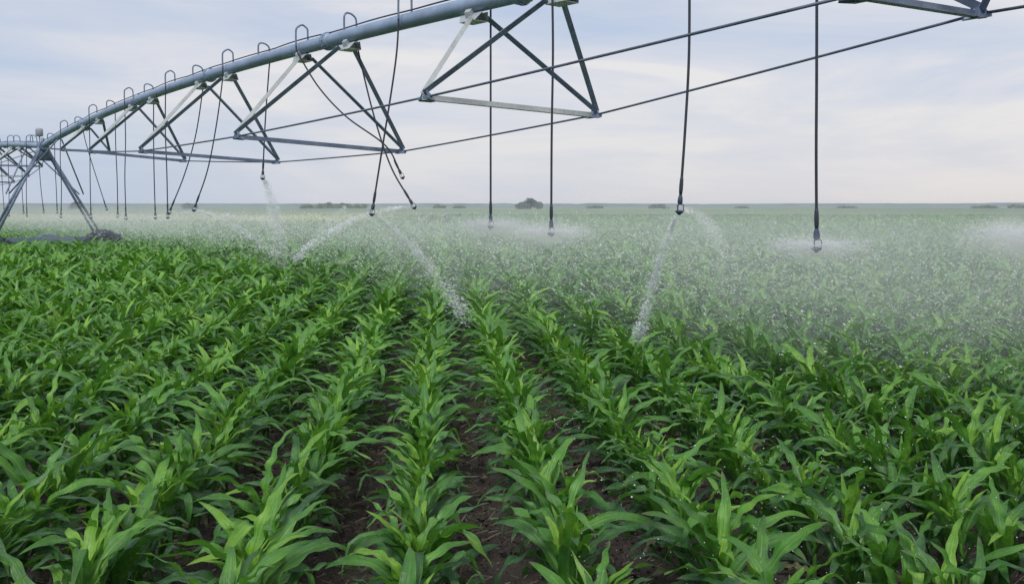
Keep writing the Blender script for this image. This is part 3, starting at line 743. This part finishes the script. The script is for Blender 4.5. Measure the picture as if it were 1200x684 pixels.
drop('h9', 261, -1, 229, 241, 'right one of the two hoses slanting left down to the misty horizon', [(260, 100, .2), (253, 150, .45), (243, 200, .75)])
drop('h10', 238, 1, 200, 245, 'left one of the two hoses slanting left down to the misty horizon', [(237, 110, .2), (229, 160, .45), (216, 205, .75)], loop=.16)
drop('h11', 194, -1, 196.5, 250, 'straight hose whose tip meets the leftmost slanting hose')
drop('h12', 180, 1, 182, 251, 'straight hose just left of the hose that meets the slanting hoses', loop=.16)
drop('h13', 146, -1, 147.5, 252, 'straight hose hanging in front of the pipe under its widest gap of trusses', )
drop('h14', 135, 1, 138, 250, 'straight hose close left of the one in front of the pipe, mist at its tip', loop=.16)
drop('h15', 104.5, -1, 106.5, 251, 'straight hose crossed near the top by a slanting thin hose')
drop('h16', 97, 1, 124, 242, 'thin hose slanting right from the pipe near the tower', [(100, 165, .2), (108, 192, .4)], loop=.15)
drop('h17', 71, -1, 71.5, 251, 'straight hose first to the right of the tower legs, tall loop above the pipe')
drop('h18', 64, 1, 67, 246, 'straight hose rising between the right tower leg and the tower top', loop=.15)
for i, (gx, side, bx, by, lab) in enumerate([(44, 1, 51, 246, 'straight hose hanging between the legs of the tower'), (31.5, -1, 31.5, 250, 'hose hanging through the left tower leg, right of a close pair'),
        (25, 1, 27.5, 247, 'hose of the close pair behind the left tower leg'), (10.5, -1, 10.5, 250, 'hose near the left edge of the photo with a tall loop'), (3, 1, 5, 248, 'leftmost hose, at the very edge of the photo')]):
    drop('f%d' % i, gx, side, bx, by, lab, zf=pz2, loop=.2)

# ------------------------------------------------------------------ water: jets, spray puffs, falling drops, mist
OCT = np.array([(1, 0, 0), (-1, 0, 0), (0, 1, 0), (0, -1, 0), (0, 0, 1), (0, 0, -1)], float)
OCF = np.array([(0, 2, 4), (2, 1, 4), (1, 3, 4), (3, 0, 4), (2, 0, 5), (1, 2, 5), (3, 1, 5), (0, 3, 5)])
def drops_mesh(name, c, r, stretch=None):
    n = len(c); V = OCT[None] * r[:, None, None]
    if stretch is not None: V = V + (OCT[None, :, 2:3]) * stretch[:, None, :]
    V = (V + c[:, None]).reshape(-1, 3); Fq = (OCF[None] + (np.arange(n) * 6)[:, None, None]).reshape(-1, 3)
    return np_mesh(name, V, Fq, None, None, False, M_WATER)
def veil(density, a, L, flat=1.0, jetlike=True):
    """fine spray: scattering that thins out with distance from the nozzle at world point a"""
    m, nt, out = mat_new('fine spray'); v = nd(nt, 'ShaderNodeVolumeScatter'); v.inputs['Color'].default_value = (.97, .98, 1, 1)
    g = nd(nt, 'ShaderNodeNewGeometry'); d = nd(nt, 'ShaderNodeVectorMath', operation='SUBTRACT'); nt.links.new(g.outputs['Position'], d.inputs[0]); d.inputs[1].default_value = tuple(a)
    m2 = nd(nt, 'ShaderNodeVectorMath', operation='MULTIPLY'); nt.links.new(d.outputs[0], m2.inputs[0]); m2.inputs[1].default_value = (1, 1, 1 / flat)
    l = nd(nt, 'ShaderNodeVectorMath', operation='LENGTH'); nt.links.new(m2.outputs[0], l.inputs[0])
    n = nd(nt, 'ShaderNodeTexNoise', i_Scale=7 / (L ** .5), i_Detail=3); nt.links.new(g.outputs['Position'], n.inputs['Vector'])
    nn = nd(nt, 'ShaderNodeMapRange', i_1=.35, i_2=.65, i_3=.3, i_4=1.7); nt.links.new(n.outputs[0], nn.inputs[0])
    t = mth(nt, 'SUBTRACT', 1.0, mth(nt, 'DIVIDE', l.outputs['Value'], L), clamp=True)
    t = mth(nt, 'POWER', t, .9 if jetlike else 1.8)
    nt.links.new(mth(nt, 'MULTIPLY', mth(nt, 'MULTIPLY', t, nn.outputs[0]), density), v.inputs['Density']); nt.links.new(v.outputs[0], out.inputs['Volume']); return m
def jet(a, b, lift, n, spread0, spread1, size, label, group=None, power=1.0, gap=0.0, haze=.7):
    """ballistic stream of drops from point a to point b"""
    a, b = np.array(a), np.array(b); t = rng.random(n) ** power
    P = a[None] * (1 - t)[:, None] + b[None] * t[:, None]; P[:, 2] += lift * 4 * t * (1 - t)
    sp = spread0 + (spread1 - spread0) * t ** 1.2
    # the stream breaks into beads: drops gather into irregular packets along its length
    pk = np.sin(t * 61 + 2.2 * np.sin(t * 23)) + .6 * np.sin(t * 143 + 1.1); keep = rng.random(n) < np.clip(.50 + .42 * pk, .12, 1)
    t, P, sp = t[keep], P[keep], sp[keep]; n = len(t)
    P += rng.normal(size=(n, 3)) * sp[:, None]
    d = (b - a)[None] + np.array([[0, 0, 1.]]) * (lift * 4 * (1 - 2 * t))[:, None]; d /= np.linalg.norm(d, axis=1)[:, None]
    r = size * rng.gamma(3, .33, n) * (.6 + .6 * t)
    me = drops_mesh('water_jet', P, r, d * (r * rng.uniform(.8, 3.0, n))[:, None])
    o = tag(link('water_jet', me), label, 'water jet', group)
    q = 14; path = []; rad = []
    for i in range(q + 1):
        t_ = i / q; p = a * (1 - t_) + b * t_; p[2] += lift * 4 * t_ * (1 - t_); path.append(Vector(p)); rad.append(((spread0 + (spread1 - spread0) * t_ ** 1.2) * 1.9 + .006) * math.sqrt(max(.02, 1 - t_ ** 6)))
    MB().tube(path, rad, 14).build('spray_veil', veil(haze, a, float(np.linalg.norm(b - a)) * 1.02), o)
def V3(px, py, Y): return at(px, py, Y)
jet(NOZ['h2'], V3(748, 398, 8.9), .10, 9000, .010, .040, .0047, 'thick white jet falling from the long hose right of centre', power=1.0)
jet(NOZ['h2'], V3(850, 300, 12.5), .15, 900, .01, .08, .0040, 'thin faint spray thrown right from the long hose right of centre', haze=.5)
jet(NOZ['h5'], V3(545, 372, 10.9), .12, 7500, .010, .070, .0047, 'white jet thrown down to the right from the left hose of the crossing pair')
jet(NOZ['h6'], V3(346, 304, 16.0), .20, 2600, .012, .050, .0074, 'long dotted jet thrown left from the right hose of the crossing pair')
jet(V3(404, 243, 16.2), V3(344, 304, 17.0), .03, 1300, .02, .045, .0085, 'broken stream of drops slanting down steeply left of the crossing hoses')
jet(NOZ['h8'], V3(331, 306, 16.5), .25, 4200, .02, .11, .0080, 'near vertical plume of drops falling from the short hose', haze=1.6)
jet(NOZ['h9'], V3(326, 303, 17.5), .12, 2600, .012, .07, .0082, 'faint arc of drops thrown right from the slanting hose on the left')
jet(NOZ['h10'], V3(330, 262, 19.5), .05, 1300, .008, .07, .0060, 'flat faint stream thrown right from the leftmost slanting hose')
def puff(key, n, rad, size, label, haze=4.0):
    c0 = np.array(NOZ[key]); an = rng.random(n) * math.tau; t = rng.random(n) ** .7; el = rng.normal(.10, .10, n)
    d = np.stack([np.cos(an) * np.cos(el), np.sin(an) * np.cos(el), np.sin(el)], -1)
    P = c0 + d * (t * rad)[:, None]; P[:, 2] -= .30 * (t * rad) ** 2; r = size * rng.gamma(3, .33, n)
    me = drops_mesh('spray_puff', P, r, d * (r * 3 * rng.random(n))[:, None]); o = tag(link('spray_puff', me), label, 'spray')
    k_ = 12; c_ = Vector(c0)
    MB().tube([c_ + Vector((0, 0, rad * .42 * -math.cos(math.pi * q / k_))) for q in range(k_ + 1)], [rad * 1.15 * max(.02, math.sin(math.pi * q / k_)) for q in range(k_ + 1)], 20).build('spray_veil', veil(haze, c0 - np.array([0, 0, .04 * rad]), rad * 1.12, .34, False), o)
puff('h1', 4200, .36, .0018, 'white puff of spray around the tip of the rightmost hose', haze=3.0)
puff('h3', 3800, .42, .0021, 'white puff of spray around the tip of the straight hose at the centre')
puff('h4', 3000, .42, .0022, 'white puff of spray around the tip of the hose behind the pipe')
drop('edge', 1223, -1, 1222, 262, 'hose just beyond the right edge of the photo, spraying into it', [(1223, 90, .4), (1222, 180, .7)], big=.85)
puff('edge', 5200, .46, .0018, 'white spray coming in at the right edge of the photo', haze=6.0)
for i, k in enumerate(('h11', 'h13', 'h15', 'h17')):
    puff(k, 500, 1.2, .0055, ['misty spray under the hose that meets the slanting hoses', 'misty spray under the straight hose in front of the pipe', 'misty spray under the hose crossed by a thin one', 'misty spray under the first hose right of the tower'][i], haze=.2)

def falling():
    n = 190000
    s = -7 + 31 * rng.random(n) ** 1.35; b = .9 + rng.gamma(1.8, 3.2, n); z = rng.uniform(.55, 1, n) * 0 + .55 + rng.beta(1.2, 1.8, n) * 1.35
    P = np.stack([P_0.x + DV.x * s + NVV.x * b, P_0.y + DV.y * s + NVV.y * b, z], -1)
    r = .0038 * rng.gamma(3, .33, n) * np.sqrt(P[:, 1] / 9.0)
    d = np.stack([rng.normal(.25, .25, n), rng.normal(0, .2, n), -np.ones(n)], -1)
    me = drops_mesh('falling_water_drops', P, r, d * (r * rng.uniform(.3, 2.3, n))[:, None])
    tag(link('falling_water_drops', me), 'countless white water drops falling over the maize beyond the pipe', 'water drops', kind='stuff')
    # beads of water sitting low over the nearer right hand leaves
    n = 1600; x = rng.uniform(.2, 3.6, n); y = rng.uniform(3.0, 6.5, n); z = rng.uniform(.45, .95, n)
    me = drops_mesh('sparse_water_drops', np.stack([x, y, z], -1), .0016 * rng.gamma(3, .33, n), None)
    tag(link('sparse_water_drops', me), 'sparse fine drops in the air above the near leaves at right', 'water drops', kind='stuff')
falling()

def mist():
    # a low bank of spray standing behind the machine; local x = metres beyond the pipe, local y = along the pipe
    mb = MB(); mb.box((32, 22, 1.45), (36, 0, 0), (0, 48, 0), (0, 0, 1.15))
    m, nt, out = mat_new('spray mist'); tc = nd(nt, 'ShaderNodeTexCoord'); sp = nd(nt, 'ShaderNodeSeparateXYZ'); nt.links.new(tc.outputs['Object'], sp.inputs[0])
    b, s, z = sp.outputs
    n1 = nd(nt, 'ShaderNodeTexNoise', i_Scale=.55, i_Detail=3, i_Roughness=.55); nt.links.new(tc.outputs['Object'], n1.inputs['Vector'])
    nz = nd(nt, 'ShaderNodeMapRange', i_1=.35, i_2=.65, i_3=.45, i_4=1.55); nt.links.new(n1.outputs[0], nz.inputs[0])
    front = nd(nt, 'ShaderNodeMapRange', i_1=.9, i_2=4.2, interpolation_type='SMOOTHSTEP'); 
    bs = nd(nt, 'ShaderNodeMapRange', i_1=13, i_2=21, i_3=0, i_4=2.3, interpolation_type='SMOOTHSTEP'); nt.links.new(s, bs.inputs[0])
    b = mth(nt, 'ADD', b, bs.outputs[0])
    nt.links.new(mth(nt, 'ADD', b, mth(nt, 'MULTIPLY', mth(nt, 'SUBTRACT', n1.outputs[0], .5), 2.5)), front.inputs[0])
    decay = mth(nt, 'EXPONENT', mth(nt, 'MULTIPLY', mth(nt, 'SUBTRACT', b, 3.0), -.10))
    decay = mth(nt, 'MINIMUM', decay, 1.0)
    topf = nd(nt, 'ShaderNodeMapRange', i_1=1.5, i_2=2.35, i_3=1, i_4=0, interpolation_type='SMOOTHSTEP'); nt.links.new(z, topf.inputs[0])
    along = nd(nt, 'ShaderNodeMapRange', i_1=-3, i_2=17, i_3=1.35, i_4=.62); nt.links.new(s, along.inputs[0])
    d = mth(nt, 'MULTIPLY', front.outputs[0], decay)
    for x in (topf.outputs[0], nz.outputs[0], along.outputs[0]): d = mth(nt, 'MULTIPLY', d, x)
    d = mth(nt, 'MULTIPLY', d, MIST)
    sc = nd(nt, 'ShaderNodeVolumeScatter'); sc.inputs['Color'].default_value = (.90, .94, 1, 1); sc.inputs['Anisotropy'].default_value = .15
    nt.links.new(d, sc.inputs['Density']); nt.links.new(sc.outputs[0], out.inputs['Volume'])
    o = mb.build('water_mist', m, None, False); o.location = (P_0.x, P_0.y, 0)
    o.rotation_euler = (0, 0, math.atan2(NVV.y, NVV.x))
    tag(o, 'pale drifting spray mist lying over the maize beyond the pipe', 'mist', kind='stuff')
MIST = .067
mist()
